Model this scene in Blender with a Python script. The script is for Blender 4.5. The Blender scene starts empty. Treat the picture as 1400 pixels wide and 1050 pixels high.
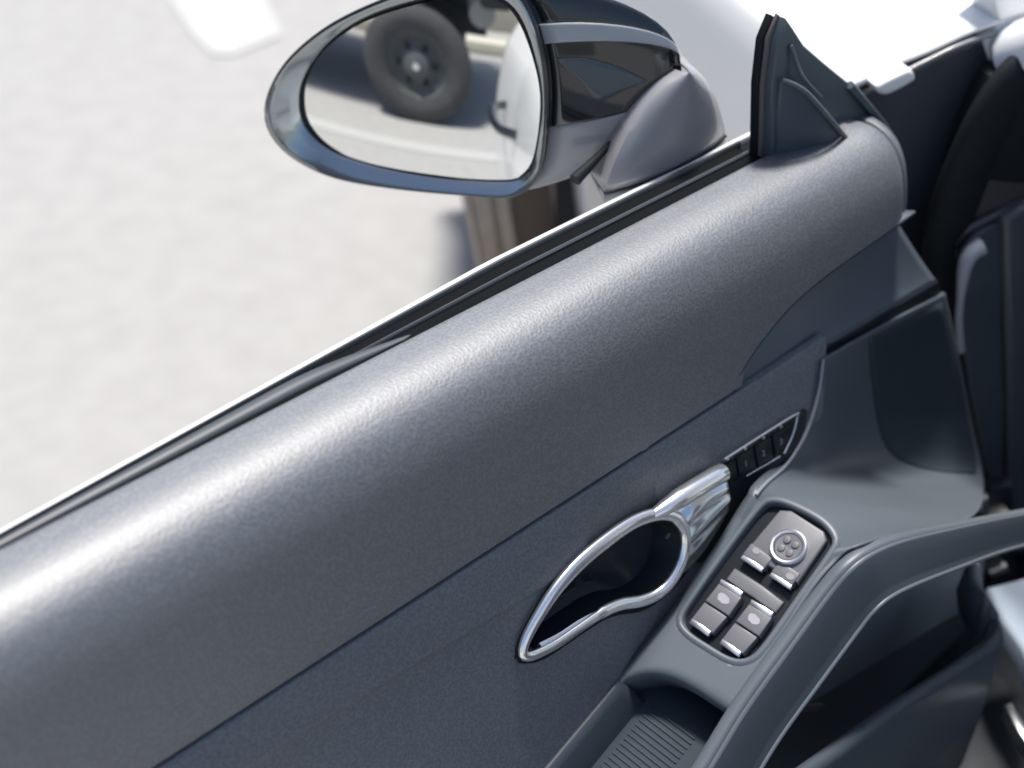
import bpy, bmesh, math, random
from mathutils import Vector as V, Matrix
from mathutils.bvhtree import BVHTree
random.seed(4)
S = bpy.context.scene
R = math.radians

# ---------------------------------------------------------------- camera, light, exposure
F_PX, PITCH, HEAD = 1944.0, R(36.5), R(46.4)
CAM = V((-0.521, -0.688, 1.506))
FW = V((math.cos(PITCH)*math.cos(HEAD), math.cos(PITCH)*math.sin(HEAD), -math.sin(PITCH)))
RT = V((math.sin(HEAD), -math.cos(HEAD), 0)); UP = RT.cross(FW)
cd = bpy.data.cameras.new('camera'); co = bpy.data.objects.new('camera', cd)
S.collection.objects.link(co); S.camera = co
co.matrix_world = Matrix(((RT.x, UP.x, -FW.x, CAM.x), (RT.y, UP.y, -FW.y, CAM.y), (RT.z, UP.z, -FW.z, CAM.z), (0, 0, 0, 1)))
cd.sensor_width = 36; cd.lens = 36*F_PX/1400; cd.clip_start = 0.02; cd.clip_end = 400
cd.dof.use_dof = True; cd.dof.focus_distance = 1.14; cd.dof.aperture_fstop = 3.4

SUN_EL, SUN_AZ = 75.0, 50.0            # azimuth counted from +X (along the door) towards +Y (outwards)
sun_dir = V((math.cos(R(SUN_EL))*math.cos(R(SUN_AZ)), math.cos(R(SUN_EL))*math.sin(R(SUN_AZ)), math.sin(R(SUN_EL))))
w = bpy.data.worlds.new('World'); S.world = w; w.use_nodes = True
nt = w.node_tree; bg = nt.nodes['Background']
sky = nt.nodes.new('ShaderNodeTexSky'); sky.sky_type = 'NISHITA'; sky.sun_disc = False
sky.sun_elevation = R(SUN_EL); sky.sun_rotation = R(90-SUN_AZ)
sky.dust_density = 2.0; sky.air_density = 1.0; sky.ozone_density = 1.0
nt.links.new(sky.outputs[0], bg.inputs[0]); bg.inputs[1].default_value = 0.115
sl = bpy.data.lights.new('sun', 'SUN'); sl.energy = 4.3; sl.angle = R(9); sl.color = (1, .955, .89)
so = bpy.data.objects.new('sun', sl); S.collection.objects.link(so)
so.rotation_euler = sun_dir.to_track_quat('Z', 'Y').to_euler()
S.view_settings.view_transform = 'Standard'; S.view_settings.look = 'None'
S.view_settings.exposure = 0.58; S.view_settings.gamma = 1

# ---------------------------------------------------------------- measuring helpers (photo pixel -> point on a real surface)
def ray(x, y): return FW + RT*((x-700)/F_PX) - UP*((y-525)/F_PX)
def on_plane(x, y, p, n):
    r = ray(x, y); n = V(n); return CAM + r*((V(p)-CAM).dot(n)/r.dot(n))
def on_y(x, y, Y): return on_plane(x, y, (0, Y, 0), (0, 1, 0))
def on_x(x, y, X): return on_plane(x, y, (X, 0, 0), (1, 0, 0))
def on_z(x, y, Z): return on_plane(x, y, (0, 0, Z), (0, 0, 1))
LOW_N = V((0, 1, -.27)).normalized()
def low(x, y, d=0): return on_plane(x, y, V((0, -.09, .745)) - LOW_N*d, LOW_N)      # lower trim plane, d = proud
ARM_N = V((-.612, 0, 1)).normalized(); ARM_U = V((1, 0, .612)).normalized(); ARM_V = V((0, -1, 0))
def arm(x, y, d=0): return on_plane(x, y, V((.194, -.16, .6)) + ARM_N*d, ARM_N)     # sloping armrest plane

# ---------------------------------------------------------------- mesh helpers
def link(o):
    S.collection.objects.link(o); return o
def empty(name, loc, label=None, cat=None, group=None):
    o = link(bpy.data.objects.new(name, None)); o.location = loc; o.empty_display_size = .05
    if label: o['label'] = label; o['category'] = cat
    if group: o['group'] = group
    return o
def mesh(name, verts, faces, m, parent=None, sharp=35, kind=None):
    me = bpy.data.meshes.new(name); me.from_pydata([tuple(v) for v in verts], [], faces); me.validate()
    bm = bmesh.new(); bm.from_mesh(me)
    bmesh.ops.remove_doubles(bm, verts=bm.verts, dist=1e-6)
    bmesh.ops.recalc_face_normals(bm, faces=bm.faces); bm.to_mesh(me); bm.free()
    for p in me.polygons: p.use_smooth = True
    me.set_sharp_from_angle(angle=R(sharp))
    me.materials.append(m)
    o = link(bpy.data.objects.new(name, me))
    if parent:
        o.parent = parent
        q = V((0, 0, 0)); pp = parent
        while pp: q += pp.location; pp = pp.parent
        o.location = -q                      # vertices are world positions
        o.parent = parent
    if kind: o['kind'] = kind
    return o
def cr(pts, n=8, closed=False):
    """Catmull-Rom through points of any dimension"""
    pts = [V(p) for p in pts]; out = []; N = len(pts)
    rng = N if closed else N-1
    for i in range(rng):
        if closed: a, b, c, d = pts[i-1], pts[i], pts[(i+1) % N], pts[(i+2) % N]
        else:
            b, c = pts[i], pts[i+1]; a = pts[i-1] if i else b*2-c; d = pts[i+2] if i+2 < N else c*2-b
        for k in range(n):
            t = k/n
            out.append(.5*((2*b)+(c-a)*t+(2*a-5*b+4*c-d)*t*t+(3*b-a-3*c+d)*t**3))
    if not closed: out.append(pts[-1])
    return out
def resample(pts, n, closed=False):
    P = list(pts)+([pts[0]] if closed else []); L = [0]
    for a, b in zip(P, P[1:]): L.append(L[-1]+(b-a).length)
    out = []; j = 0; cnt = n if closed else n-1
    for k in range(n):
        s = L[-1]*k/cnt
        while j < len(P)-2 and L[j+1] < s: j += 1
        d = L[j+1]-L[j]; out.append(P[j].lerp(P[j+1], (s-L[j])/d if d > 0 else 0))
    return out
def grid(rows, closed_r=False, closed_c=False):
    nr, nc = len(rows), len(rows[0]); v = [p for r in rows for p in r]; f = []
    for i in range(nr if closed_r else nr-1):
        for j in range(nc if closed_c else nc-1):
            a, b = i, (i+1) % nr; c, d = j, (j+1) % nc
            f.append((a*nc+c, a*nc+d, b*nc+d, b*nc+c))
    return v, f
def sheet(name, rows, m, parent, th=.003, sharp=35, off=-1, toward=None):
    v, f = grid(rows)
    o = mesh(name, v, f, m, parent, sharp)
    if toward is not None:      # make the outer side face a point
        me = o.data; c = sum((p.center for p in me.polygons), V())/len(me.polygons)
        nn = sum((p.normal*p.area for p in me.polygons), V())
        if nn.dot(V(toward)-c) < 0: me.flip_normals()
    if th:
        md = o.modifiers.new('thickness', 'SOLIDIFY'); md.thickness = th; md.offset = off
    return o
def slab(name, outline, ext, m, parent, bev=.002, seg=3, sharp=40):
    """outline: front polygon (points), ext: vector to the back face; front edge rounded"""
    me = bpy.data.meshes.new(name); bm = bmesh.new()
    ext = V(ext); n = len(outline)
    a = [bm.verts.new(p) for p in outline]; b = [bm.verts.new(V(p)+ext) for p in outline]
    top = bm.faces.new(a); bm.faces.new(b[::-1])
    for i in range(n): bm.faces.new((a[i], b[i], b[(i+1) % n], a[(i+1) % n]))
    bmesh.ops.recalc_face_normals(bm, faces=bm.faces)
    if bev: bmesh.ops.bevel(bm, geom=list(top.edges), offset=bev, segments=seg, affect='EDGES', profile=.5, clamp_overlap=True)
    bmesh.ops.triangulate(bm, faces=[f for f in bm.faces if len(f.verts) > 4])
    vs = [v.co.copy() for v in bm.verts]; bm.verts.index_update()
    fs = [tuple(v.index for v in f.verts) for f in bm.faces]; bm.free()
    bpy.data.meshes.remove(me)
    return mesh(name, vs, fs, m, parent, sharp)
def tube(name, path, rad, m, parent, closed=False, seg=12, flat=1.0, up=(0, 0, 1), sharp=60, caps=True):
    """rad: number or list; flat squashes the section along `up`"""
    N = len(path); up = V(up); rows = []
    for i, p in enumerate(path):
        a = path[i-1] if (i or closed) else path[0]; b = path[(i+1) % N] if (i < N-1 or closed) else path[-1]
        t = (b-a).normalized(); s = t.cross(up)
        s = s.normalized() if s.length > 1e-4 else V((1, 0, 0)); u = s.cross(t)
        r = rad[i] if isinstance(rad, (list, tuple)) else rad
        rows.append([p+s*(r*math.cos(2*math.pi*k/seg))+u*(r*flat*math.sin(2*math.pi*k/seg)) for k in range(seg)])
    v, f = grid(rows, closed, True)
    if caps and not closed:
        f.append(tuple(range(seg))); f.append(tuple((N-1)*seg+k for k in range(seg))[::-1])
    return mesh(name, v, f, m, parent, sharp)
def taper(x):                     # the belt narrows towards the rear of the door
    return max(.30, min(1, 1-.64*(.15-x)/.45))
def sweep_x(name, prof, x0, x1, m, parent, n=40, closed=True, sharp=35):
    rows = [[V((x, y*taper(x), z)) for (y, z) in prof] for x in [x0+(x1-x0)*i/(n-1) for i in range(n)]]
    v, f = grid(rows, False, closed)
    if closed:
        c = len(prof); f.append(tuple(range(c))); f.append(tuple((n-1)*c+k for k in range(c))[::-1])
    return mesh(name, v, f, m, parent, sharp)
def box(name, c, ax, ay, az, m, parent, bev=.001, seg=2):
    """box with half-vectors ax, ay, az"""
    c = V(c); ax, ay, az = V(ax), V(ay), V(az)
    bm = bmesh.new(); vs = [bm.verts.new(c+ax*i+ay*j+az*k) for i in (-1, 1) for j in (-1, 1) for k in (-1, 1)]
    for q in ((0, 1, 3, 2), (4, 6, 7, 5), (0, 4, 5, 1), (2, 3, 7, 6), (0, 2, 6, 4), (1, 5, 7, 3)): bm.faces.new([vs[i] for i in q])
    bmesh.ops.recalc_face_normals(bm, faces=bm.faces)
    if bev: bmesh.ops.bevel(bm, geom=list(bm.edges), offset=bev, segments=seg, affect='EDGES', profile=.5, clamp_overlap=True)
    bm.verts.index_update(); v = [x.co.copy() for x in bm.verts]; f = [tuple(x.index for x in q.verts) for q in bm.faces]; bm.free()
    return mesh(name, v, f, m, parent, 40)

# ---------------------------------------------------------------- materials
def mat(name, col, rough=.5, metal=0., spec=.5, coat=0., bump=None, mott=0., mscale=20., rvar=0., ior=1.5, grain=.28):
    m = bpy.data.materials.new(name); m.use_nodes = True; n = m.node_tree; b = n.nodes['Principled BSDF']
    b.inputs['Base Color'].default_value = (*col, 1); b.inputs['Roughness'].default_value = rough
    b.inputs['Metallic'].default_value = metal; b.inputs['Specular IOR Level'].default_value = spec
    b.inputs['IOR'].default_value = ior; b.inputs['Coat Weight'].default_value = coat; b.inputs['Coat Roughness'].default_value = .05
    geo = n.nodes.new('ShaderNodeNewGeometry')
    if mott or rvar:
        no = n.nodes.new('ShaderNodeTexNoise'); no.inputs['Scale'].default_value = mscale; no.inputs['Detail'].default_value = 6
        n.links.new(geo.outputs['Position'], no.inputs['Vector'])
        if mott:
            mx = n.nodes.new('ShaderNodeMix'); mx.data_type = 'RGBA'
            mx.inputs['A'].default_value = (*[c*(1-mott) for c in col], 1); mx.inputs['B'].default_value = (*[min(1, c*(1+mott)) for c in col], 1)
            n.links.new(no.outputs['Fac'], mx.inputs['Factor']); n.links.new(mx.outputs['Result'], b.inputs['Base Color'])
        if rvar:
            mr = n.nodes.new('ShaderNodeMapRange'); mr.inputs['From Min'].default_value = .3; mr.inputs['From Max'].default_value = .7
            mr.inputs['To Min'].default_value = rough-rvar; mr.inputs['To Max'].default_value = rough+rvar
            n.links.new(no.outputs['Fac'], mr.inputs['Value']); n.links.new(mr.outputs[0], b.inputs['Roughness'])
    if bump:
        kind, scale, strength, dist = bump
        bp = n.nodes.new('ShaderNodeBump'); bp.inputs['Strength'].default_value = strength; bp.inputs['Distance'].default_value = dist
        if kind == 'leather':
            vo = n.nodes.new('ShaderNodeTexVoronoi'); vo.feature = 'F1'; vo.inputs['Scale'].default_value = scale
            pass
            wn = n.nodes.new('ShaderNodeTexNoise'); wn.inputs['Scale'].default_value = scale*.6
            vm = n.nodes.new('ShaderNodeVectorMath'); vm.operation = 'MULTIPLY_ADD'
            vm.inputs[1].default_value = (.0007,)*3; n.links.new(wn.outputs['Color'], vm.inputs[0])
            n.links.new(geo.outputs['Position'], vm.inputs[2]); n.links.new(geo.outputs['Position'], wn.inputs['Vector'])
            n.links.new(vm.outputs[0], vo.inputs['Vector'])
            n.links.new(vo.outputs['Distance'], bp.inputs['Height'])
            gm = n.nodes.new('ShaderNodeMapRange'); gm.inputs['From Min'].default_value = .1; gm.inputs['From Max'].default_value = .75   # pores darker, ridges rubbed lighter
            gm.inputs['To Min'].default_value = 1-grain; gm.inputs['To Max'].default_value = 1+grain*1.2
            n.links.new(vo.outputs['Distance'], gm.inputs['Value'])
            gx = n.nodes.new('ShaderNodeVectorMath'); gx.operation = 'SCALE'
            src = b.inputs['Base Color'].links[0].from_socket if b.inputs['Base Color'].links else None
            if src: n.links.new(src, gx.inputs[0])
            else: gx.inputs[0].default_value = col
            n.links.new(gm.outputs[0], gx.inputs['Scale']); n.links.new(gx.outputs[0], b.inputs['Base Color'])
        elif kind == 'noise':
            no2 = n.nodes.new('ShaderNodeTexNoise'); no2.inputs['Scale'].default_value = scale; no2.inputs['Detail'].default_value = 5
            n.links.new(geo.outputs['Position'], no2.inputs['Vector']); n.links.new(no2.outputs['Fac'], bp.inputs['Height'])
        n.links.new(bp.outputs[0], b.inputs['Normal'])
    return m
leather = mat('grained_leather', (.050, .058, .070), .59, spec=1.0, ior=1.82, grain=.5, bump=('leather', 420, .55, .00036), mott=.12, mscale=9)
leather_fine = mat('fine_leather', (.090, .101, .115), .58, spec=.8, ior=1.5, grain=.25, bump=('leather', 420, .40, .0003), mott=.12, mscale=9)
soft = mat('soft_touch_plastic', (.046, .059, .074), .44, bump=('noise', 1500, .08, .0005), mott=.12, mscale=14)
spk_m = mat('speaker_cloth', (.028, .040, .052), .55, spec=.3)
bar_shade_m = mat('bar_side_shaded', (.024, .032, .044), .45)  # dark tone paints the shade on the bar's inward face
armmat = mat('armrest_vinyl', (.084, .100, .118), .44, bump=('noise', 1200, .08, .0005), mott=.1, mscale=14)
dark_pl = mat('dark_plastic', (.012, .016, .022), .42, spec=.3, mott=.2, mscale=30)
gloss = mat('gloss_black', (.008, .010, .013), .08, coat=.5)
rubber = mat('rubber', (.010, .012, .014), .65, spec=.2, mott=.2, mscale=60)
rub_light = mat('rubber_lip', (.08, .085, .09), .4)
chrome = mat('satin_chrome', (.94, .94, .93), .22, .92)
chrome_dk = mat('ribbed_chrome', (.76, .78, .79), .22, .92)
white = mat('white_paint', (.80, .80, .79), .3, coat=.6)
shaded_white = mat('shaded_white_paint', (.23, .23, .245), .35, coat=.3)  # white paint with the shade put into its colour
bez = mat('mirror_rim_paint', (.34, .37, .39), .14, .85)
mirror_m = mat('mirror_glass', (.86, .88, .88), .0, 1.0)
btn = mat('switch_plastic', (.115, .117, .130), .42, mott=.06, mscale=40)
btn_print = mat('switch_print', (.30, .30, .33), .5)
alu = mat('aluminium', (.82, .83, .84), .28, 1.0)
tyre_m = mat('dusty_tyre', (.36, .31, .27), .8, mott=.3, mscale=25, bump=('noise', 120, .4, .004))
tyre_dk = mat('truck_tyre', (.055, .055, .056), .75, mott=.3, mscale=14, bump=('noise', 80, .4, .004))
hub_m = mat('truck_hub', (.085, .092, .095), .6, mott=.35, mscale=18)
liner = mat('arch_liner', (.010, .011, .013), .8)
ground_m = mat('sunlit_concrete', (.298, .295, .288), .85, mott=.14, mscale=14.0, bump=('noise', 160, .3, .003))
paint_m = mat('road_paint', (.37, .37, .365), .7, mott=.05, mscale=15)
jamb_m = mat('door_jamb', (.055, .062, .075), .35, coat=.2)
brown_pl = mat('dash_plastic', (.045, .042, .044), .55)

# ---------------------------------------------------------------- ground
gv = [(-40, -40, 0), (40, -40, 0), (40, 40, 0), (-40, 40, 0)]
ground = mesh('ground', gv, [(0, 1, 2, 3)], ground_m); ground['kind'] = 'structure'
ml = [on_z(*q, .004) for q in ((205, -40), (345, -40), (385, 40), (385, 48), (318, 76), (290, 74), (265, 50))]
slab('painted_line', ml, (0, 0, -.002), paint_m, ground, 0)

# ---------------------------------------------------------------- the door
door = empty('car', (.76, .01, 0), 'white car with its door open, charcoal leather trim, chrome inner handle and side mirror', 'car')
body = door
CL = CAM
# upper pad ------------------------------------------------------
PROF = cr([(.004, .886), (.003, .8945), (-.001, .8993), (-.013, .9016), (-.028, .9032), (-.042, .9022), (-.055, .8972), (-.0665, .8880), (-.0755, .873),
           (-.082, .852), (-.0862, .822), (-.0882, .785), (-.0893, .755), (-.0895, .748), (-.087, .7455), (-.08, .745)], 6)
def prof_at(s):
    k = max(0, min(.9999, s))*(len(PROF)-1); i = int(k); return PROF[i].lerp(PROF[i+1], k-i)
def pad_hit(px, py):
    best = None
    for i in range(60, 1000):
        y, z = prof_at(i/1000); p = on_y(px, py, y); e = abs(p.z-z)
        if best is None or e < best[0]: best = (e, p.x, i/1000)
    return best[1], best[2]
curve = [pad_hit(*q) for q in cr([V(q) for q in ((997, 542), (1021, 497), (1049, 458), (1083, 418), (1127, 380), (1190, 335), (1252, 292))], 5)]
curve[0] = (curve[0][0]-.0005, 1.0)
cpts = [V((a, b)) for a, b in curve]
def s_max(x):
    if x <= cpts[0].x: return 1.
    for a, b in zip(cpts, cpts[1:]):
        if a.x <= x <= b.x: return a.y+(b.y-a.y)*(x-a.x)/max(1e-6, b.x-a.x)
    return cpts[-1].y
XE = cpts[-1].x
rows = []
NX, NS = 320, 90
for i in range(NX+1):
    x = -.62+(XE+.62)*i/NX; sm = s_max(x); r = []
    for j in range(NS+1):
        y, z = prof_at(min(j/NS, sm)); y += .005 if j/NS > sm+1.5/NS else 0      # edge turned in above the insert
        d = max(0, x-(XE-.05))/.05                       # the front end turns away from the cabin
        r.append(V((x, y+.016*d**3, z-.012*d**3)))
    rows.append(r)
sheet('upper_pad', rows, leather, door, .004, 50, toward=CL)
# front end of the pad, closing towards the hinge
last = rows[-1]
rows2 = [[p+V((.030*math.sin(t), .05*(1-math.cos(t)), -.018*(1-math.cos(t)))) for p in last] for t in (0, .25, .5, .8, 1.1, 1.4)]
sheet('pad_end', rows2, leather_fine, door, .003, 50, toward=CL)

# insert (scoop) under the pad end ------------------------------
U = [V((p.x, *prof_at(p.y))) for p in cpts]; U = resample(U, 34)
L = resample(cr([on_y(998, 544, -.088), on_y(1055, 513, -.089), on_y(1116, 481, -.090), on_y(1200, 433, -.088), on_y(1283, 386, -.084)], 8), 34)
rows = []
for a, b in zip(U, L):
    wd = (a-b).length; r = []
    for k in range(17):
        v = k/16; p = a.lerp(b, v)
        dep = min(.036, wd*.42)*min(1, v/.16)*(1-v)**.75
        r.append(p+V((0, dep, 0)))
    rows.append(r)
sheet('pad_insert', rows, mat('insert_plastic', (.080, .098, .120), .40, mott=.1), door, .003, 60, toward=CL)
tube('insert_edge', [p+V((0, .001, 0)) for p in resample(U[:-2], 40)], .0014, dark_pl, door, seg=8)
slab('insert_lip', [on_y(1116, 481, -.091), on_y(1200, 433, -.089), on_y(1284, 384, -.085), on_y(1290, 404, -.085), on_y(1205, 449, -.089), on_y(1128, 488, -.091)], (0, .01, 0), dark_pl, door, .003, 3)
tube('lip_line', [on_y(1128, 489, -.092), on_y(1205, 450, -.090), on_y(1290, 406, -.086)], .0022, armmat, door, seg=8)

# lower trim ----------------------------------------------------
def low_pt(x, z, d=0): return V((x, -.09-(.745-z)*.27, z))-LOW_N*d
def ZC(x): return .704-.055*(x+.22)           # faint moulded crease
edge_px = [low(*q) for q in ((1130, 470), (1124, 492), (1117, 540), (1100, 593), (1073, 636), (1040, 672), (990, 752), (945, 815), (900, 876), (858, 930), (760, 1050))]
def x_end(z):
    for a, b in zip(edge_px, edge_px[1:]):
        if b.z <= z <= a.z: return b.x+(a.x-b.x)*(z-b.z)/(a.z-b.z)+.003
    return edge_px[0].x if z > edge_px[0].z else edge_px[-1].x
rows = []
for i in range(290):
    r = []
    for z, d in ((.7452, -.007), (.7442, -.006), (.7434, -.0010), (.7426, .0002), (.7390, .0008), (lambda x: ZC(x)+.004, .0018), (lambda x: ZC(x)+.0008, .0014), (lambda x: ZC(x)-.0008, -.0004), (lambda x: ZC(x)-.003, -.0008), *[(.654-.004*k, -.001) for k in range(50)]):
        x = -.62+(x_end(z(0) if callable(z) else z)+.62)*(i/289)**.8
        r.append(low_pt(x, z(x) if callable(z) else z, d))
    rows.append(r)
ring_px = [(715, 893), (720, 872), (737, 841), (760, 806), (790, 772), (826, 741), (866, 714), (900, 703), (925, 708), (937, 730), (934, 762), (920, 792), (900, 812), (876, 822), (850, 826), (826, 836), (796, 856), (764, 878), (742, 890), (724, 897)]
def inside(x, z, poly):
    c = False
    for (x0, z0), (x1, z1) in zip(poly, poly[1:]+poly[:1]):
        if (z0 > z) != (z1 > z) and x < (x1-x0)*(z-z0)/(z1-z0)+x0: c = not c
    return c
def holed(name, rows, test, m, parent, th=.003):
    v, f = grid(rows); f = [q for q in f if not test(sum((v[i] for i in q), V())/4)]
    o = mesh(name, v, f, m, parent, 60)
    me = o.data; c = sum((p.center for p in me.polygons), V())/len(me.polygons)
    if sum((p.normal*p.area for p in me.polygons), V()).dot(CL-c) < 0: me.flip_normals()
    md = o.modifiers.new('thickness', 'SOLIDIFY'); md.thickness = th; md.offset = -1
    return o
hole = [(p.x, p.z) for p in (low(*q) for q in ring_px)]
holed('lower_trim', rows, lambda c: inside(c.x, c.z, hole), leather_fine, door)

# armrest and front trim, one moulded surface -------------------
A = [low(1124, 492, .004), low(1117, 540, .004), low(1100, 593, .004), low(1073, 636, .005), arm(1035, 673), arm(985, 752), arm(940, 815), arm(893, 876), arm(850, 930)]
B = [on_y(1292, 400, -.088), on_y(1310, 480, -.10), on_y(1330, 580, -.125), on_y(1345, 660, -.17), on_y(1325, 708, -.25), on_y(1200, 735, -.247), arm(1140, 770), arm(1075, 858), arm(1000, 962)]
A = cr(A, 16); B = cr(B, 16)
rows = []
NR = len(A)
for i, (a, b) in enumerate(zip(A, B)):
    t = i/(NR-1); r = []
    conc = max(0, math.sin(math.pi*min(1, t/.5)))*.035 if t < .5 else 0
    bw = max(0, min(1, (t-.86)/.14)); bw = bw*bw*(3-2*bw)
    for k in range(49):
        v = k/48; p = a.lerp(b, v)+ARM_U*(.020*bw*math.sin(math.pi*v**.55))
        p = p+V((0, 1, -.6)).normalized()*(conc*math.sin(math.pi*v)**1.2)
        if k == 0: p = a+V((0, .008, 0))-V((0, 0, .004))*(1 if t > .5 else 0)
        r.append(p)
        if k == 0: r.append(a.copy()); 
    rows.append(r)
# rounded rear lip over the tray
lip = rows[-1]
for du, dn in ((.003, -.0006), (.0065, -.003), (.0085, -.008), (.008, -.016), (.006, -.03), (.002, -.06)):
    rows.append([p-ARM_U*du+ARM_N*dn for p in lip])
pk = resample(cr([arm(*q) for q in ((934, 846), (950, 818), (1000, 748), (1040, 697), (1056, 688), (1080, 694), (1118, 714), (1136, 735), (1132, 752), (1090, 812), (1042, 880), (1022, 898), (1000, 898), (968, 880), (942, 862))], 6, True), 90, True)
cen = sum(pk, V())/90
def pk_off(o, d=0):
    out = []
    for i, p in enumerate(pk):
        t = (pk[(i+2) % 90]-pk[i-2]).normalized(); q = t.cross(ARM_N); q = q if q.dot(p-cen) > 0 else -q
        out.append(p+q*o+ARM_N*d)
    return out
pack_hole = [(p.x, p.y) for p in pk_off(.0035)]
arm_o = holed('armrest', rows, lambda c: inside(c.x, c.y, pack_hole) and abs((c-cen).dot(ARM_N)) < .03, armmat, door)
_v, _f = grid(rows); ARM_BVH = BVHTree.FromPolygons([tuple(p) for p in _v], _f)
def arm_hit(x, y, d=.002):
    r = ray(x, y).normalized(); loc, nn, _, _ = ARM_BVH.ray_cast(CAM, r)
    if loc is None: return None
    return loc-r*d
tube('trim_edge_highlight', resample([p+V((0, -.0012, .0006)) for p in A[:66]], 50), .0017, mat('trim_edge_lit', (.20, .22, .25), .4), door, seg=8)  # lighter bead paints the lit edge of the panel
# dark speaker field in the front trim
lf = cr([V(q) for q in ((1187, 463), (1190, 500), (1198, 560), (1207, 598), (1222, 622), (1252, 637), (1290, 645))], 4)
rg = cr([V(q) for q in ((1288, 412), (1302, 460), (1316, 530), (1324, 575), (1330, 605), (1334, 630), (1335, 648))], 4)
rows3 = []
for a, b in zip(lf, rg):
    r = []
    for k in range(12):
        q = a.lerp(b, k/11); p = arm_hit(q.x, q.y); r.append(p if p else (r[-1]+V((.0004, 0, 0)) if r else on_y(q.x, q.y, -.1)))
    rows3.append(r)
sheet('speaker_field', rows3, spk_m, door, .0012, 60, toward=CL)

# ---------------------------------------------------------------- belt line: seals, glass slot, outer skin
slot_m = mat('slot_black', (.006, .007, .008), .8, spec=.05)
sweep_x('inner_belt_seal', [(.002, .884), (.002, .8955), (.006, .8972), (.013, .8972), (.0155, .8955), (.0155, .884)], -.62, .455, slot_m, door)
sweep_x('seal_lip', [(.0160, .885), (.0160, .8975), (.0172, .8992), (.0190, .8985), (.0190, .885)], -.62, .452, rub_light, door)
sweep_x('glass_slot', [(.0195, .870), (.0195, .8962), (.0322, .8962), (.0322, .870)], -.62, .452, slot_m, door)
sweep_x('window_glass', [(.0235, .80), (.0235, .8795), (.0255, .8805), (.0275, .8795), (.0275, .80)], -.45, .452, mat('tinted_glass', (.02, .035, .035), .03, spec=.7), door)
sweep_x('outer_belt_trim', [(.0326, .885), (.0326, .8975), (.0338, .9000), (.0360, .9000), (.0370, .898), (.0370, .885)], -.62, .46, mat('belt_trim', (.07, .075, .08), .4), door)
sweep_x('outer_seal_line', [(.0374, .885), (.0374, .8965), (.0392, .8965), (.0392, .885)], -.62, .46, rubber, door)
# rear lip where the pad rolls over the slot
pth = []; rr = []
for k in range(49):
    x = -.62+.70*k/48; q = max(0, min(1, (.08-x)/.16)); q = q*q*(3-2*q)
    g = taper(x); pth.append(V((x, (.004+.0155*q)*g, .8955+.0015*q))); rr.append((.0008+.0100*q)*g)
tube('pad_lip', pth, rr, mat('lip_vinyl', (.05, .057, .066), .45), door, seg=16, flat=.6)
skin = cr([(.0395, .890), (.0410, .8960), (.0455, .8950), (.0510, .890), (.064, .870), (.088, .82), (.105, .74), (.118, .64), (.122, .52), (.118, .40), (.10, .30), (.07, .25)], 5)
rows = [[V((x, y-.0393*(1-taper(x)), z)) for y, z in skin] for x in [-.72+1.47*i/60 for i in range(61)]]
outer = sheet('outer_skin', rows, white, door, .002, 50, toward=(0, 3, .8))
hd = cr([V((-.50, .085, .70)), V((-.46, .118, .702)), V((-.38, .128, .704)), V((-.30, .122, .706)), V((-.26, .090, .708))], 6)
tube('outer_handle', hd, .011, gloss, door, seg=12)

# ---------------------------------------------------------------- sail panel at the front of the belt line
sail_px = ((1053, 222), (1056, 120), (1064, 58), (1076, 26), (1086, 40), (1100, 62), (1130, 88), (1162, 114), (1190, 145), (1208, 168), (1221, 192), (1223, 236), (1180, 240), (1100, 236))
sail_m = mat('sail_plastic', (.062, .084, .100), .42, mott=.1)
slab('sail_panel', [on_y(*q, -.004) for q in sail_px], (0, .008, 0), sail_m, door, .0025)
slab('glass_run_lip', [on_y(*q, -.0035)+V((0, .008, 0)) for q in ((1049, 222), (1052, 120), (1060, 56), (1074, 23), (1082, 30), (1090, 120), (1090, 222))], (0, .003, 0), mat('seal_flock', (.12, .105, .10), .7), door, .001, 2)
slab('glass_run_seal', [on_y(*q, -.003)+V((0, .0112, 0)) for q in ((1046, 222), (1049, 120), (1056, 60), (1070, 26), (1078, 30), (1088, 120), (1088, 222))], (0, .007, 0), rubber, door, .002, 3)
# tweeter cover, proud of the sail
ot = [(1060, 214), (1064, 150), (1068, 110), (1082, 114), (1101, 124), (1118, 142), (1140, 168), (1160, 192), (1176, 210), (1158, 220), (1130, 228), (1100, 226), (1078, 219)]
front = [on_y(*q, -.006-.024*max(0, min(1, (q[0]-1062)/70))) for q in ot]
slab('tweeter_cover', front, (0, .03, 0), mat('tweeter_plastic', (.052, .074, .092), .36, mott=.1), door, .0025, 3)
tube('tweeter_highlight', resample(cr([on_y(*q, -.008-.024*max(0, min(1, (q[0]-1062)/70))) for q in ((1069, 110), (1082, 114), (1101, 125), (1118, 143), (1140, 169), (1160, 193), (1174, 209))], 5), 30), .0024, armmat, door, seg=10)  # lighter tube paints the highlight on the cover's upper edge
rb = cr([on_y(1081, 62, -.006), on_y(1090, 90, -.010), on_y(1102, 112, -.016), on_y(1122, 133, -.012)], 6)
tube('sail_rib', rb, .0020, sail_m, door, seg=10)
ed = cr([on_y(1162, 116, -.006), on_y(1205, 168, -.008), on_y(1218, 192, -.008), on_y(1219, 236, -.008)], 6)
tube('sail_edge', ed, .004, sail_m, door, seg=10)

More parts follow.
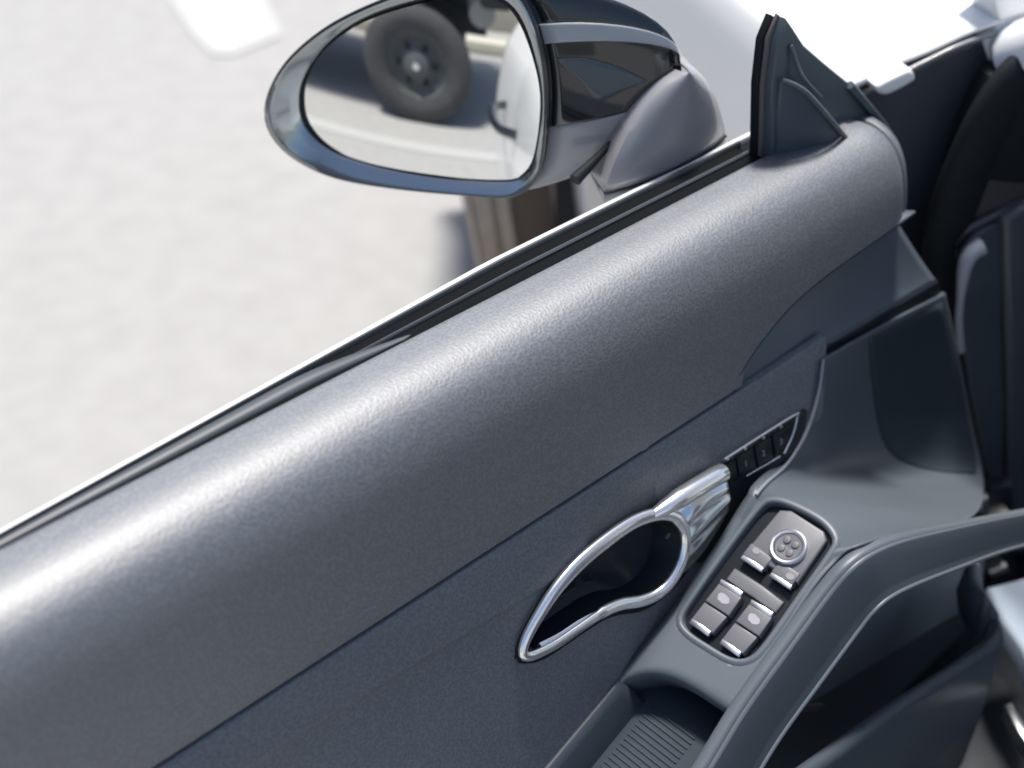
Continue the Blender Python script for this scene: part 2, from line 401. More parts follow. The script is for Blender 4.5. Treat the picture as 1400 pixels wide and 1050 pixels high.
# ---------------------------------------------------------------- inner handle with its recess
ring = [low(*q, .006+.008*max(0, min(1, (q[0]-860)/60))) for q in ring_px]
ringS = resample(cr(ring, 6, True), 120, True)
handle = mesh('handle_cup', *grid([[p.lerp(sum(ringS, V())/120, a)+LOW_N*d for p in ringS] for a, d in ((-.01, .004), (.03, .012), (.10, .030), (.45, .036), (.98, .036))], False, True), dark_pl, door)
def ring_r(i):
    x = i/120
    return .0046+.0026*max(0, math.sin(math.pi*min(1, x/.5)))+(.0010 if .45 < x < .8 else 0)
tube('chrome_ring', ringS, [ring_r(i) for i in range(120)], chrome, handle, True, 16, .7, LOW_N)
# flat inner blade on the lower run of the ring
bl = cr([low(738, 888, .004), low(766, 872, .004), low(798, 850, .004), low(848, 825, .005)], 6)
tube('ring_blade', bl, [.0060-.0028*k/18 for k in range(len(bl))], chrome_dk, handle, seg=10, flat=.5, up=LOW_N)
tube('ring_gasket', [p+LOW_N*.001 for p in resample(cr([low(*q) for q in ((708, 897), (718, 864), (756, 804), (824, 736), (900, 696), (946, 712), (944, 765), (918, 802), (880, 830), (828, 842), (750, 893), (722, 902))], 6, True), 90, True)], .0034, rubber, handle, True, 8)
# ribbed thumb grip
ga = cr([low(922, 690, .006), low(940, 671, .010), low(960, 656, .011), low(987, 647, .009)], 8)
gb = cr([low(934, 784, .003), low(948, 770, .004), low(964, 750, .004), low(988, 712, .003)], 8)
rows = []
for a, b in zip(ga, gb):
    r = []
    for k in range(49):
        v = k/48; bul = .009*math.sin(math.pi*v)
        rib = .0010*math.cos(2*math.pi*(v*4.0))
        r.append(a.lerp(b, v)-LOW_N*(bul+rib))
    rows.append(r)
endp = [p+ARM_U*.004+LOW_N*.004 for p in rows[-1]]
rows.append(endp); rows.append([p+LOW_N*.02 for p in endp])
grip = sheet('thumb_grip', rows, chrome_dk, handle, .002, 50, toward=CL)
tube('grip_crown', resample(cr([low(892, 704, .010), low(915, 690, .013), low(945, 671, .015), low(975, 653, .015), low(986, 647, .013)], 8), 30), [.0042+.0048*min(1, (k+1)/11)**.8 for k in range(30)], chrome, handle, seg=14)

# ---------------------------------------------------------------- memory button panel, gloss black leaf
leaf = resample(cr([low(*q, .0035) for q in ((940, 700), (990, 645), (1040, 600), (1090, 567), (1103, 558), (1100, 585), (1082, 622), (1050, 655), (1015, 690), (985, 735), (955, 770))], 6, True), 70, True)
bpan = slab('button_panel', leaf, LOW_N*.006, dark_pl, door, .001, 2)
top = [low(992, 628, .0045), low(1088, 569, .0045)]
def mem(t, d=.0048): return top[0].lerp(top[1], t)
tube('trim_line', resample(cr([low(990, 628, .0062), low(1040, 596, .0062), low(1087, 567, .0062), low(1090, 570, .0062), low(1084, 594, .0062), low(1072, 620, .0062)], 6), 30), .0011, alu, bpan, seg=8)
tube('trim_line', resample([low(1020, 651, .0045), low(1066, 624, .0045)], 8), .0008, chrome_dk, bpan, seg=8)
cells = [((985, 641), (1005, 628), (1009, 655), (992, 664)), ((1008, 626), (1030, 612), (1034, 640), (1012, 653)), ((1033, 610), (1054, 597), (1057, 627), (1037, 639)), ((1057, 595), (1083, 579), (1076, 602), (1061, 624))]
key_black = mat('key_black', (.006, .009, .012), .35, spec=.3)
for c in cells:
    slab('memory_button', [low(*q, .0062) for q in c], LOW_N*.004, key_black, bpan, .0008, 2)
for q in ((994, 627), (1018, 613), (1043, 598), (1067, 583)):
    p = low(*q, .0062); tube('button_light', [p-LOW_N*.000, p-LOW_N*.0012], .0017, alu, bpan, seg=10)
for i, q in enumerate(((995, 651), (1020, 634), (1044, 620), (1068, 604))):
    tc = bpy.data.curves.new('print', 'FONT'); tc.body = ('SET', '1', '2', '3')[i]; tc.size = .0085 if i else .005
    tc.align_x = 'CENTER'; tc.align_y = 'CENTER'
    to = bpy.data.objects.new('print', tc); S.collection.objects.link(to)
    tm = bpy.data.meshes.new_from_object(to.evaluated_get(bpy.context.evaluated_depsgraph_get())); bpy.data.objects.remove(to)
    p = low(*q, .0066); xa = V((1, 0, 0)); ya = LOW_N.cross(xa); ya = ya if ya.z > 0 else -ya
    mesh('button_print', [p+xa*v.co.x+ya*v.co.y for v in tm.vertices], [tuple(f.vertices) for f in tm.polygons], btn_print, bpan)

# ---------------------------------------------------------------- window switch pack on the armrest
def au(x, y, d=0): return arm(x, y, d)
rowsb = []
for o_, d in ((.0075, -.0006), (.0062, .0006), (.0045, .0013), (.0030, .0016), (.0016, .0012), (.0005, .0002), (0, -.003), (-.0006, -.010), (-.001, -.016)):
    rowsb.append(pk_off(o_, d))
pack = mesh('switch_panel', *grid(rowsb, False, True), armmat, door, 45)
slab('panel_floor', pk_off(.001, -.007), ARM_N*-.003, key_black, pack, 0)
def key(name, q, h, m, bev=.0014, th=.012):
    return slab(name, [au(*p, h) for p in q], ARM_N*-th, m, pack, bev, 3)
# front half: upper plate with the mirror dial and the two small keys
key('switch_plate', ((1020, 752), (1066, 697), (1082, 698), (1126, 726), (1130, 738), (1090, 797), (1070, 786), (1042, 768)), .000, btn, .002)
key('mirror_key', ((1015, 757), (1027, 742), (1056, 763), (1044, 778)), .0014, btn)
key('mirror_key', ((1054, 781), (1067, 767), (1094, 784), (1082, 801)), .0014, btn)
key('key_strip', ((1012, 763), (1016, 758), (1044, 776), (1041, 782)), .0020, alu, .0006, .004)
key('key_strip', ((1051, 787), (1055, 782), (1083, 800), (1080, 806)), .0020, alu, .0006, .004)
# dial
dc = au(1078, 748, .002); rd = .0166
def circ(r, d, n=48): return [dc+ARM_U*(r*math.cos(2*math.pi*k/n))+ARM_V*(r*math.sin(2*math.pi*k/n))+ARM_N*d for k in range(n)]
mesh('dial_ring', *grid([circ(r, d) for r, d in ((rd, -.004), (rd, .001), (rd*.97, .0022), (rd*.9, .0028), (rd*.82, .0026), (rd*.77, .0016), (rd*.75, .000), (rd*.75, -.004))], False, True), alu, pack)
mesh('mirror_dial', *grid([circ(r, d) for r, d in ((rd*.745, -.003), (rd*.745, .0002), (rd*.70, .0012), (rd*.4, .0010), (rd*.02, .0006))], False, True), btn, pack)
for a in range(4):
    t = math.pi/4+a*math.pi/2; c = dc+ARM_U*(rd*.38*math.cos(t))+ARM_V*(rd*.38*math.sin(t))+ARM_N*.0011
    slab('dial_pad', [c+ARM_U*(.0036*math.cos(k*math.pi/8))+ARM_V*(.0036*math.sin(k*math.pi/8))+ARM_N*.0012 for k in range(16)], ARM_N*-.002, btn_print if 0 else btn, pack, .0010, 3)
# rear half: two rocker switches with a divider
key('switch_plate', ((1004, 776), (1042, 800), (1072, 823), (1060, 838), (1026, 815), (992, 792)), -.004, btn, .002)
for off in ((0, 0), (41.5, 28)):
    dx, dy = off
    # front rocker half, rear half
    key('window_switch', [(x+dx, y+dy) for x, y in ((983, 797), (1014, 816), (996, 842), (964, 821))], .0022, btn, .0012)
    key('window_switch', [(x+dx, y+dy) for x, y in ((963, 823), (994, 843), (974, 866), (945, 846))], .0008, btn, .0012)
    key('key_strip', [(x+dx, y+dy) for x, y in ((986, 791), (1016, 809), (1012, 816), (983, 797))], .0027, alu, .0006, .004)
    key('key_strip', [(x+dx, y+dy) for x, y in ((946, 845), (972, 863), (968, 870), (942, 851))], .0015, alu, .0006, .004)
    sc = au(988.5+dx, 818.5+dy, .0025)       # window outline: slanted pane in a frame
    key('window_symbol', [(x+dx, y+dy) for x, y in ((982, 812), (986, 810), (991, 812), (997, 818), (997, 824), (993, 826), (987, 825), (981, 819))], .0025, btn_print, 0, .001)
for q in ((1034, 753), (1080, 788)):
    c = au(*q, .0019); slab('mirror_symbol', [c+ARM_U*(.0030*math.cos(k*math.pi/6))+ARM_V*(.0040*math.sin(k*math.pi/6)) for k in range(12)], ARM_N*-.0006, btn_print if 0 else mat('faint_print', (.22, .22, .24), .5), pack, 0)

# ---------------------------------------------------------------- grab bar
path = cr([arm(740, 1370), arm(860, 1180), arm(945, 1050), arm(1000, 961), arm(1060, 878), arm(1118, 800), arm(1150, 765), on_y(1182, 744, -.243), on_y(1225, 729, -.249), on_y(1300, 714, -.258), on_y(1372, 701, -.262), on_y(1420, 692, -.262)], 8)
path = resample(path, 120)
SEC = [(-.002, -.006), (.000, .001), (.003, .0030), (.008, .0036), (.0106, .0030), (.0119, .0012), (.0132, .0030), (.0168, .0028), (.0200, .0000), (.0250, -.0075), (.0305, -.0165), (.0350, -.0240), (.0368, -.0275), (.0392, -.0290), (.0405, -.0315), (.0392, -.0340), (.035, -.035), (.02, -.036), (-.002, -.034)]
rows = []
for i, p in enumerate(path):
    t = (path[min(i+9, len(path)-1)]-path[max(i-9, 0)]).normalized()
    s = t.cross(V((0, 0, 1))).normalized(); u = s.cross(t)
    gs = max(0, min(1, (i-58)/48)); gs = 1-.30*gs*gs*(3-2*gs)
    rows.append([p+s*a*gs+u*b*gs for a, b in SEC])
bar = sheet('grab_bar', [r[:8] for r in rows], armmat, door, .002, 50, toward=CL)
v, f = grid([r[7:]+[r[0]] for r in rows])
mesh('bar_side', v, f, bar_shade_m, bar, 50)
tube('bar_lip_highlight', [r[14] for r in rows], .0021, armmat, bar, seg=8)  # lighter tone paints the highlight along the lower lip
# tray behind the bar, with its ribbed mat
tray_in = [low(850, 932, .001), low(800, 992, .001), low(750, 1052, .001), low(690, 1124, .001), low(590, 1245, .001)]
tray_in = resample(cr(tray_in, 6), 24); tray_fl = [tray_in[0]-(tray_in[1]-tray_in[0]).normalized()*.07]+tray_in
wall = [[p+ARM_N*d+V((0, -dy, 0)) for p in tray_in] for d, dy in ((.003, -.008), (.0045, -.001), (.004, .002), (-.004, .006), (-.035, .014), (-.05, .016))]
tray = sheet('armrest_tray', wall, soft, door, .002, 60, toward=CL)
fl = [[p+ARM_N*-.034+V((0, -dy, 0)) for p in tray_fl] for dy in (-.03, .012, .05, .13)]
sheet('tray_floor', fl, mat('mat_rubber', (.036, .047, .060), .8, spec=.15), tray, .002, toward=CL)
ex = tray_in[0]; ey = (tray_in[-1]-tray_in[0])
mat_m = mat('ribbed_mat', (.044, .056, .070), .8, spec=.15)
for k in range(46):
    c0 = ex+ey*(k/46.)*1.0+ARM_N*-.0330+V((0, -.020, 0)); c1 = c0+V((0, -.052, 0))
    mid = (c0+c1)/2
    box('mat_rib', mid, V((0, .026, 0)), ey.normalized()*.0008, ARM_N*.00045, mat_m, tray, .0005, 1)

# ---------------------------------------------------------------- lower door: trim below the bar, bin
lt = [on_y(*q, -.205) for q in ((1040, 880), (1180, 780), (1350, 735), (1345, 812), (1320, 835), (1250, 876), (1170, 925), (1110, 962), (1080, 975), (1030, 1000), (980, 1030))]
slab('lower_front_trim', lt, (0, .03, 0), mat('brightened_trim_vinyl', (.15, .18, .21), .5, mott=.08), door, .004)  # colour brightened to offset the shade under the bar
bb = [on_y(*q, -.178) for q in ((900, 1000), (1150, 850), (1330, 800), (1326, 900), (1290, 960), (1250, 1150), (900, 1200))]
slab('bin_back', bb, (0, .02, 0), soft, door, .003)
bs = [on_y(*q, -.17) for q in ((1318, 790), (1400, 800), (1400, 1100), (1240, 1150), (1285, 960))]
slab('bin_end', bs, (0, .02, 0), dark_pl, door, .003)
rim_px = [(1040, 1102), (1100, 1056), (1170, 1006), (1240, 957), (1310, 913), (1350, 886), (1368, 866), (1364, 846), (1352, 822), (1342, 800), (1338, 770)]
rim = cr([on_y(*q, -.30+.05*max(0, i-6)/4) for i, q in enumerate(rim_px)], 6)
rows = [[p+V((0, a, b)) for p in rim] for a, b in ((.016, -.05), (.012, -.008), (.008, -.001), (.003, .001), (-.002, -.001), (-.005, -.008), (-.006, -.05), (-.004, -.12), (.0, -.20))]
sheet('door_bin', rows, soft, door, .002, 50, toward=CL)
pz = [on_y(*q, -.19) for q in ((1092, 962), (1128, 963), (1118, 975), (1090, 976))]
slab('trim_clip', pz, (0, .006, 0), alu, door, .002)

# ---------------------------------------------------------------- door mirror
MN = V((-math.cos(R(22)), -math.sin(R(22)), .07)).normalized(); M0 = CAM+ray(590, 130)*1.31
E1 = V((MN.y, -MN.x, 0)).normalized()*-1; E2 = V((0, 0, 1))
def mp(x, y, d=0): return on_plane(x, y, M0, MN)+MN*d
glass_px = [(411, 133), (417, 171), (450, 203), (510, 224), (617, 241), (690, 246), (712, 240), (729, 215), (738, 139), (729, 82), (710, 30), (685, 3), (640, -8), (569, 6), (500, 29), (450, 62), (422, 98)]
rim_o = [(368, 160), (375, 120), (402, 78), (450, 38), (508, 8), (570, -14), (640, -26), (700, -16), (730, 22), (747, 90), (750, 150), (744, 215), (730, 246), (700, 264), (640, 262), (550, 254), (470, 241), (420, 221), (385, 194)]
NG = 96
def align(P):
    k = min(range(len(P)), key=lambda i: (P[i]-mp(368, 150)).length); return P[k:]+P[:k]
def orient(P):
    a = sum(((P[i]-M0).cross(P[(i+1) % len(P)]-M0)).dot(MN) for i in range(len(P))); return P if a > 0 else P[::-1]
def loop(px): return align(orient(resample(cr([mp(*q) for q in px], 8, True), NG, True)))
G, O = loop(glass_px), loop(rim_o)
mir = empty('side_mirror', (0, 0, 0)); mir.parent = door; mir.location = M0-door.location
gc = sum(G, V())/NG
RC = 1.25
rows = [[(lambda q: q-MN*((q-gc).length_squared/(2*RC)))(gc+(p-gc)*k)+MN*.004 for p in G] for k in (1.0, .97, .9, .8, .7, .6, .5, .4, .3, .2, .1, .01)]
v, f = grid(rows, False, True); f.append(tuple(11*NG+k for k in range(NG)))
mesh('mirror_glass', v, f, mirror_m, mir, 80)
mesh('glass_gasket', *grid([[gc+(p-gc)*k+MN*d for p in G] for k, d in ((.985, -.016), (.987, -.0020), (1.010, -.0010), (1.022, -.004), (1.022, -.016))], False, True), rubber, mir, 50)
mesh('mirror_rim', *grid([[a.lerp(b, k)+MN*d for a, b in zip(G, O)] for k, d in ((.03, -.014), (.05, -.004), (.12, -.001), (.35, .002), (.62, .0055), (.82, .008), (.92, .0086), (.98, .007), (1.0, .003), (1.0, -.004), (1.0, -.012))], False, True), bez, mir, 60)
tube('rim_edge', [p+MN*.004 for p in O], .0026, gloss, mir, True, 10)
# housing lofted from the rim to its nose near the foot
AP = on_x(912, 96, .40); OC = sum(O, V())/NG
def sector(y0, y1):
    """indices of the inner (right-hand) side of the rim between two heights in the photo"""
    pass
def side_y(p):                # position of a rim point measured down the inner side
    d = p-CAM; z = d.dot(FW); return 700+F_PX*d.dot(RT)/z, 525-F_PX*d.dot(UP)/z
info = [side_y(p) for p in O]
cap_i, strip_i, wedge_i, low_i = [], [], [], []
OO = []
for i in range(NG):
    OO.append(O[i])
def loft(pts, ph0=0, ph1=90, n=16, out=0., base=0.):
    rows = []
    for k in range(n+1):
        ph = R(ph0+(ph1-ph0)*k/n)
        fv = math.sin(ph); lat = max(.004, (1-fv**1.5)**(1/1.5))
        rows.append([OC+(AP-OC)*fv+((p-OC)*(1+out)-MN*base)*lat for p in pts])
    return rows
def pick(test):
    idx = [i for i in range(NG) if test(*info[i])]
    # make contiguous
    br = [k for k in range(len(idx)) if (idx[k]-idx[k-1]) % NG != 1]
    if br: idx = idx[br[0]:]+idx[:br[0]]
    return idx
fine = resample(O, 480, True); info = [side_y(p) for p in fine]; NG2 = 480
def pick(test):
    idx = [i for i in range(NG2) if test(*info[i])]
    br = [k for k in range(len(idx)) if (idx[k]-idx[k-1]) % NG2 != 1]
    if br: idx = idx[br[0]:]+idx[:br[0]]
    return [fine[i] for i in [(idx[0]-1) % NG2]+idx+[(idx[-1]+1) % NG2]]
right = lambda x, y: x > 640
black_cap = pick(lambda x, y: (y < 36 and x > 560) or (x <= 560 and y < 160))
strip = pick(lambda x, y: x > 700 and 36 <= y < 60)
wedge = pick(lambda x, y: x > 700 and 60 <= y < 172)
lower = pick(lambda x, y: (x > 560 and y >= 172) or (x <= 560 and y >= 160))
sheet('mirror_cap', loft(resample(black_cap, 60)), gloss, mir, .0015, 60, toward=M0+V((0, 0, 2)))
sheet('sky_reflection_strip', loft(resample(strip, 8), out=.014), mat('reflection_grey', (.30, .32, .35), .28, coat=.4), mir, .0015, 60, toward=CL)  # light strip paints the sky's reflection on the shell
sheet('indicator_lens', loft(resample(wedge, 40), n=28, out=.005), gloss, mir, .0015, 60, toward=CL)
_v, _f = grid(loft(resample(wedge, 40), n=28, out=.005)); WB = BVHTree.FromPolygons([tuple(p) for p in _v], _f)
def wedge_hit(x, y):
    r = ray(x, y).normalized(); loc = WB.ray_cast(CAM, r)[0]; return (loc-r*.0015) if loc else None
tt = resample(cr([V(q) for q in ((760, 80), (800, 80), (845, 92), (882, 109))], 6), 16)
bb2 = resample(cr([V(q) for q in ((764, 84), (795, 112), (818, 138), (850, 125), (884, 111))], 6), 16)
rows = []
for a, b in zip(tt, bb2):
    r = [wedge_hit(*a.lerp(b, k/6)) for k in range(7)]
    if all(p is not None for p in r): rows.append(r)
if len(rows) > 2: sheet('indicator_inner', rows, mat('slate_lens', (.045, .065, .078), .3), mir, .001, 60, toward=CL)
sheet('lower_shell', loft(resample(lower, 60)), shaded_white, mir, .0015, 60, toward=M0-V((0, 0, 2)))
# foot: a bulged shell rising from the belt line to the nose of the housing
fl_ = resample(cr([on_y(*q, .062) for q in ((826, 262), (840, 222), (858, 184), (880, 144), (903, 112), (922, 94))], 5), 20)
fr_ = resample(cr([on_y(*q, .056) for q in ((992, 184), (987, 160), (978, 132), (966, 110), (950, 94), (936, 90))], 5), 20)
rows = []
for a, b in zip(fl_, fr_):
    r = [a+V((.03, .05, -.005))]
    for k in range(21):
        u = k/20; r.append(a.lerp(b, u)-V((.3, 1, -.1)).normalized()*(.016*math.sin(math.pi*u)**.7))
    r.append(b+V((.03, .05, -.005))); rows.append(r)
sheet('mirror_foot', rows, shaded_white, mir, .002, 60, toward=CL)
tube('foot_seam', [p+V((0, -.0004, -.0012)) for p in rows[0][1:-1]], .0013, rubber, mir, seg=8)
rows = [[p+V((0, -.0010*k, -.0026-.010*k)) for p in rows[0]] for k in range(4)]
sheet('foot_base', rows, shaded_white, mir, .002, 60, toward=CL)
tube('fold_joint', resample([on_y(846, 184, .085), on_y(818, 214, .085), on_y(786, 246, .085)], 14), [.0015+.0045*k/13 for k in range(14)], rubber, mir, seg=10)

# ---------------------------------------------------------------- the car body behind the door
AZ = R(64); CF = V((math.cos(AZ), math.sin(AZ), 0)); CLf = V((-math.sin(AZ), math.cos(AZ), 0)); J0 = V((.76, .01, 0))
def car(f, l, z): return J0+CF*f+CLf*l+V((0, 0, z))
def jamb(x, y, d=0): return on_plane(x, y, J0-CF*d, CF)
WF, WL, WZ = 1.08, .14, .335
side = cr([(-.02, .14), (.05, .17), (.085, .26), (.10, .42), (.11, .56), (.110, .70), (.115, .79), (.112, .855), (.092, .889), (.02, .910), (-.05, .931), (-.16, .945), (-.40, .95), (-.80, .93), (-1.2, .88)], 5)
rows = []
for i in range(61):
    f = -.004+2.04*i/60; r = []
    fl = .085*math.exp(-((f-WF)/.42)**2)
    for (l, z) in side:
        k = max(0, min(1, 1.3-abs(z-.55)/.5)) if z < .95 else 0
        r.append(car(f, l+fl*k*(1 if l > -.1 else 0)-.45*max(0, f-1.15)**1.2, z-.10*max(0, f-1.0)**1.5))
    rows.append(r)
v, fc = grid(rows)
keep = []
for q in fc:
    c = sum((v[i] for i in q), V())/4-J0; ff, ll, zz = c.dot(CF), c.dot(CLf), c.z
    if ll > -.05 and zz < .75 and math.hypot(ff-WF, zz-WZ) < .385: continue
    keep.append(q)
wing = mesh('front_wing', v, keep, white, body, 50)
md = wing.modifiers.new('thickness', 'SOLIDIFY'); md.thickness = .004; md.offset = 0
# arch liner
rows = [[car(WF+.375*math.cos(t), l, WZ+.375*math.sin(t)) for t in [R(-30+240*k/24) for k in range(25)]] for l in (.17, -.25)]
rows.append([car(WF+.01*math.cos(t), -.25, WZ+.01*math.sin(t)) for t in [R(-30+240*k/24) for k in range(25)]])
sheet('arch_liner', rows, liner, body, .003)
# wheel, steered to the right
WD = V((math.cos(R(50)), math.sin(R(50)), 0)); WA = V((-WD.y, WD.x, -.14)).normalized(); WR = .335
wc = car(.78, .175, 0)+WD*WR; wc.z = WR
def lathe(prof, c, ax, d, n=72):
    u = d.cross(ax); u = u if u.z > 0 else -u
    return [[c+ax*a+(d*math.cos(2*math.pi*k/n)+u*math.sin(2*math.pi*k/n))*r for k in range(n)] for a, r in prof]
tp = [(-.118, .235), (-.124, .27), (-.122, .305), (-.112, .322)]
ribs = [(-.104, -.066), (-.058, -.026), (.046, .070), (.076, .108)]
for a, b in ribs: tp += [(a, .316), (a+.002, .3300-.02*abs(a)), (b-.002, .3300-.02*abs(b)), (b, .316)]
tp += [(.112, .322), (.122, .305), (.124, .27), (.118, .235)]
whl = mesh('tyre', *grid(lathe(tp, wc, WA, WD), False, True), tyre_m, body, 30)
whl.name = 'front_wheel'
mesh('tread_band', *grid(lathe([(-.024, .31), (-.023, .3205), (.043, .3205), (.044, .31)], wc, WA, WD), False, True), mat('tread_brown', (.11, .085, .07), .8), whl, 30)
mesh('side_wall', *grid(lathe([(.110, .316), (.1235, .300), (.1260, .27), (.121, .235)], wc, WA, WD), False, True), mat('tyre_side', (.06, .068, .08), .6), whl, 30)
mesh('rim', *grid(lathe([(-.118, .237), (-.10, .225), (-.02, .215), (.08, .222), (.112, .237), (.10, .20), (.085, .06), (.09, .01)], wc, WA, WD), False, True), chrome_dk, whl, 30)
# door jamb: rear face of the hinge pillar
jb = [jamb(*q) for q in ((1150, 145), (1192, 124), (1260, 90), (1310, 66), (1350, 52), (1358, 80), (1370, 110), (1420, 140), (1420, 700), (1350, 760), (1200, 700), (1180, 300))]
slab('hinge_pillar', jb, CF*.04, jamb_m, body, .006, 3)
tube('wing_edge', resample(cr([jamb(*q, .006) for q in ((1165, 136), (1192, 121), (1260, 87), (1310, 63), (1362, 44))], 6), 24), .003, shaded_white, body, seg=10)
cb = [jamb(*q, .03) for q in ((1199, 119), (1238, 98), (1248, 97), (1252, 106), (1248, 113), (1212, 131))]
slab('hinge_bracket', resample(cr(cb, 4, True), 30, True), CF*.02, white, body, .004, 3)
ap = [jamb(*q, .004) for q in ((1346, 60), (1366, 30), (1350, -20), (1460, -20), (1460, 70), (1396, 78), (1362, 102), (1352, 80))]
slab('pillar_base', ap, CF*.05, white, body, .006, 3)
# black door opening seal
sp_ = resample(cr([jamb(*q, .05) for q in ((1460, 70), (1402, 100), (1362, 150), (1330, 215), (1302, 290), (1290, 350), (1296, 400), (1312, 470), (1335, 560), (1352, 640), (1372, 740))], 8), 60)
tube('door_seal', sp_, [.030 if k < 22 else .030-.012*min(1, (k-22)/18) for k in range(60)], rubber, body, seg=16, flat=.5, up=CF)
dk = [jamb(*q, .06) for q in ((1420, 90), (1375, 120), (1345, 180), (1322, 250), (1420, 260))]
slab('dash_cowl', dk, CF*.05, rubber, body, .015, 4)
de = [jamb(*q, .055) for q in ((1312, 246), (1420, 240), (1420, 760), (1365, 740), (1345, 620), (1325, 520), (1308, 420), (1303, 330))]
slab('dash_end', de, CF*.03, brown_pl, body, .006, 3)
tube('dash_trim_line', resample(cr([jamb(*q, .06) for q in ((1304, 350), (1308, 326), (1340, 304), (1384, 284), (1420, 270))], 6), 24), .0048, jamb_m, body, seg=10)
dn = [jamb(*q, .066) for q in ((1311, 345), (1340, 316), (1378, 300), (1372, 420), (1376, 560), (1372, 700), (1350, 640), (1330, 540), (1312, 440))]
slab('dash_side_cover', dn, CF*.02, soft, body, .006, 3)
lv = resample(cr([jamb(*q, .09) for q in ((1342, 336), (1330, 344), (1320, 362), (1314, 400), (1311, 440), (1314, 480))], 6), 30)
tube('release_lever', lv, [.0105-.0062*min(1, k/14) for k in range(30)], mat('lever_grey', (.32, .33, .38), .35), body, seg=12, up=CF)
pc = [jamb(*q, .075) for q in ((1372, 300), (1400, 285), (1440, 280), (1440, 760), (1384, 760), (1380, 500))]
slab('dash_fascia', pc, CF*.02, jamb_m, body, .008, 3)
# hinge and check strap at the foot of the pillar
for q in (((1338, 684), (1352, 680), (1356, 694), (1350, 706), (1338, 702)), ((1356, 708), (1382, 702), (1384, 716), (1360, 722)), ((1352, 782), (1378, 774), (1382, 784), (1354, 790))):
    slab('hinge_bolt', [jamb(*p, .16) for p in q], CF*.02, alu, body, .004, 3)
slab('check_strap', [jamb(*p, .14) for p in ((1342, 672), (1386, 664), (1390, 800), (1350, 800), (1356, 730))], CF*.02, dark_pl, body, .004, 2)
sill = [on_z(*q, .36) for q in ((1350, 800), (1420, 782), (1420, 960), (1398, 884), (1372, 848))]
slab('sill_plate', sill, (0, 0, -.03), mat('sill_sky_tint', (.50, .58, .68), .15, coat=1.), body, .008, 3)  # sky reflection is put into the plate's bluish colour
s2 = [on_z(*q, .34) for q in ((1372, 962), (1384, 958), (1400, 985), (1420, 1010), (1420, 1040), (1392, 1000))]
slab('sill_strip', s2, (0, 0, -.02), alu, body, .004, 2)
s3 = [on_z(*q, .20) for q in ((1300, 700), (1600, 640), (1760, 1400), (1100, 1400))]
slab('door_sill', s3, (0, 0, -.06), dark_pl, body, .01, 2)

# ---------------------------------------------------------------- the truck that the mirror shows, parked across, and the kerb beyond it
truck = empty('parked_truck', (-2.9, .5, 0), 'dark truck seen only in the side mirror, grey wheel standing on pale ground', 'truck')
TW = .355
def truck_wheel(x, y, sx):
    c = V((x, y, TW)); ax = V((sx, 0, 0)); d = V((0, 1, 0))
    t = mesh('wheel', *grid(lathe([(-.20, .20), (-.205, .30), (-.18, .345), (-.15, TW), (-.02, TW), (.01, .345), (.03, .31), (.035, .26), (.02, .215), (.0, .205)], c, ax, d), False, True), tyre_dk, truck, 30)
    mesh('rim', *grid(lathe([(.012, .21), (.016, .20), (-.03, .19), (-.05, .15), (-.03, .09), (.0, .085), (.012, .06), (.012, .03), (.02, .002)], c, ax, d), False, True), hub_m, t, 40)
    for k in range(6):
        a = k*math.pi/3; p = c+ax*-.03+(d*math.cos(a)+V((0, 0, 1))*math.sin(a))*.12
        tube('wheel_hole', [p-ax*.0, p+ax*.012], .018, liner, t, seg=12)
    tube('hub_cap', [c+ax*.015, c+ax*.035], .022, alu, t, seg=14)
truck_wheel(-2.12, .47, 1); truck_wheel(-3.75, .47, -1)
tb = mat('truck_paint', (.05, .06, .065), .45, coat=.3); tch = mat('chassis', (.02, .022, .024), .7)
box('cargo_body', (-2.95, 2.1, 1.45), (.85, 0, 0), (0, 1.95, 0), (0, 0, .62), tb, truck, .02)
box('chassis_rail', (-2.55, 1.9, .62), (.06, 0, 0), (0, 1.9, 0), (0, 0, .09), tch, truck, .01)
box('chassis_rail', (-3.35, 1.9, .62), (.06, 0, 0), (0, 1.9, 0), (0, 0, .09), tch, truck, .01)
box('side_skirt', (-2.3, 2.4, .52), (.04, 0, 0), (0, 1.3, 0), (0, 0, .2), tch, truck, .02)
tube('axle', [V((-3.7, .47, TW)), V((-2.2, .47, TW))], .06, tch, truck)
tube('air_tank', [V((-2.25, .05, .70)), V((-2.75, .05, .70))], .085, mat('tank_grey', (.30, .30, .29), .5), truck, seg=18)
box('rear_bumper', (-2.9, -.02, .85), (.8, 0, 0), (0, .09, 0), (0, 0, .10), tch, truck, .02)
kerb = box('kerb', (-4.55, 1.5, .07), (.14, 0, 0), (0, 7, 0), (0, 0, .075), mat('kerb_stone', (.50, .47, .40), .8, mott=.15, mscale=6), None, .02); kerb['kind'] = 'structure'
wl = box('low_wall', (-6.2, 1.5, .5), (.15, 0, 0), (0, 8, 0), (0, 0, .5), mat('wall_render', (.42, .40, .33), .9, mott=.1, mscale=3), None, .01)
wl['label'] = 'low beige wall behind the truck, seen only in the side mirror'; wl['category'] = 'wall'
slab('painted_line', [V((-1.78, -.35, .004)), V((-1.66, -.35, .004)), V((-1.66, 3.2, .004)), V((-1.78, 3.2, .004))], (0, 0, -.002), paint_m, ground, 0)

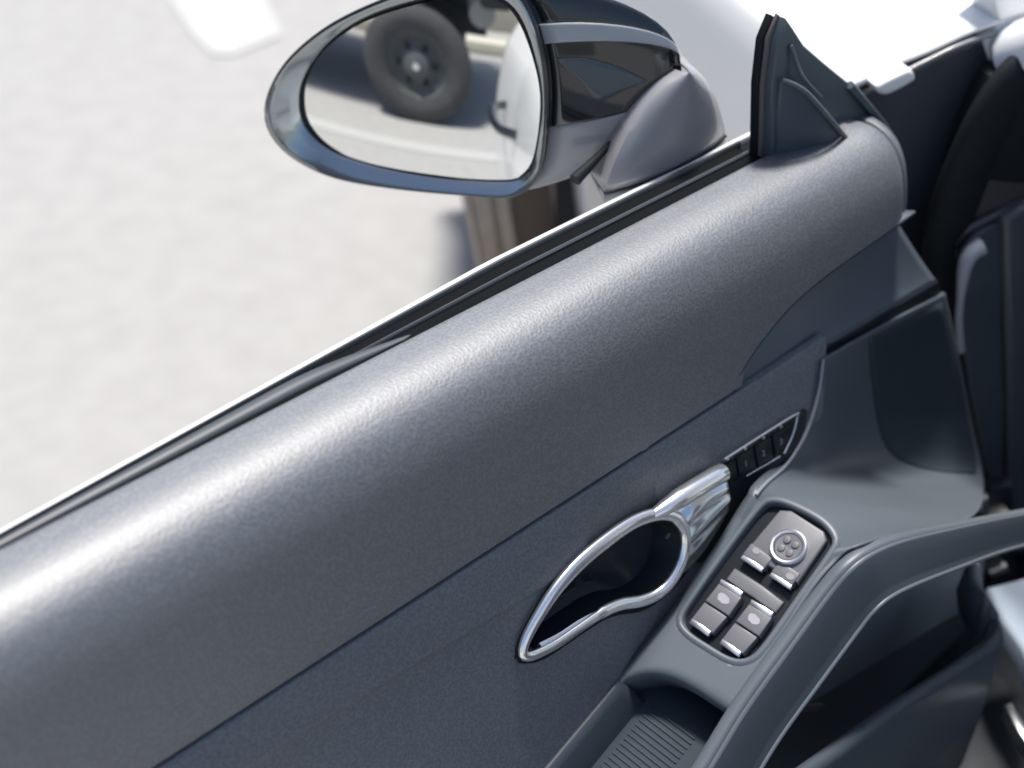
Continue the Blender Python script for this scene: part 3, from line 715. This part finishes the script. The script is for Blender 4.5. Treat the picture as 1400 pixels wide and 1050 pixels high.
# ---------------------------------------------------------------- unseen rest of the car beside the camera, added to shade the door: roof, seat, sill, rear flank
def cbox(name, f0, f1, l0, l1, z0, z1, m, bev=.03):
    return box(name, car((f0+f1)/2, (l0+l1)/2, (z0+z1)/2), CF*((f1-f0)/2), CLf*((l1-l0)/2), V((0, 0, (z1-z0)/2)), m, body, bev, 4)
roof = cr([(.02, 1.16), (-.06, 1.25), (-.16, 1.30), (-.40, 1.33), (-.75, 1.34), (-1.1, 1.33), (-1.34, 1.30), (-1.44, 1.25), (-1.52, 1.16)], 4)
sheet('roof', [[car(-.55-1.35*i/12, l-.05, z-.06*max(0, (i-8)/4)**2) for l, z in roof] for i in range(13)], white, body, .03, 60, toward=(0, 0, 5))
tube('windscreen_pillar', [car(-.02, -.08, .90), car(-.30, -.12, 1.10), car(-.58, -.16, 1.27)], .035, white, body, seg=14)
rear = cr([(-.10, .18), (.04, .22), (.09, .40), (.11, .62), (.09, .78), (.03, .88), (-.08, .93), (-.3, .97)], 4)
sheet('rear_flank', [[car(-1.28-1.5*i/16, l+.05*math.exp(-((i-9)/4)**2), z) for l, z in rear] for i in range(17)], white, body, .01, 60, toward=V((-3, 0, 1)))
cbox('seat_cushion', -1.15, -.62, -.70, -.20, .28, .46, leather_fine, .05)
cbox('seat_back', -1.30, -1.10, -.70, -.20, .40, 1.02, leather_fine, .05)
cbox('headrest', -1.30, -1.16, -.56, -.34, 1.02, 1.20, leather_fine, .04)
cbox('centre_tunnel', -1.3, -.02, -.90, -.74, .20, .52, dark_pl, .03)
cbox('cabin_floor', -1.3, .3, -1.5, -.06, .15, .20, dark_pl, .01)
cbox('dashboard', -.34, -.05, -1.45, -.16, .60, .84, dark_pl, .06)

# ---------------------------------------------------------------- small scuffs in the leather
scuff_m = mat('scuff', (.34, .36, .39), .7)
def scuff(pts, r):
    P = []
    for q in pts:
        x, sv = pad_hit(*q); y, z = prof_at(sv); P.append(V((x, y, z))+V((0, -.0003, .0003)))
    tube('scuff_mark', P, r, scuff_m, door, seg=6, flat=.4)
scuff(((458, 847), (470, 842), (482, 840)), .0004); scuff(((492, 836), (506, 831), (522, 826)), .00035); scuff(((874, 659), (879, 656), (883, 655)), .0007)
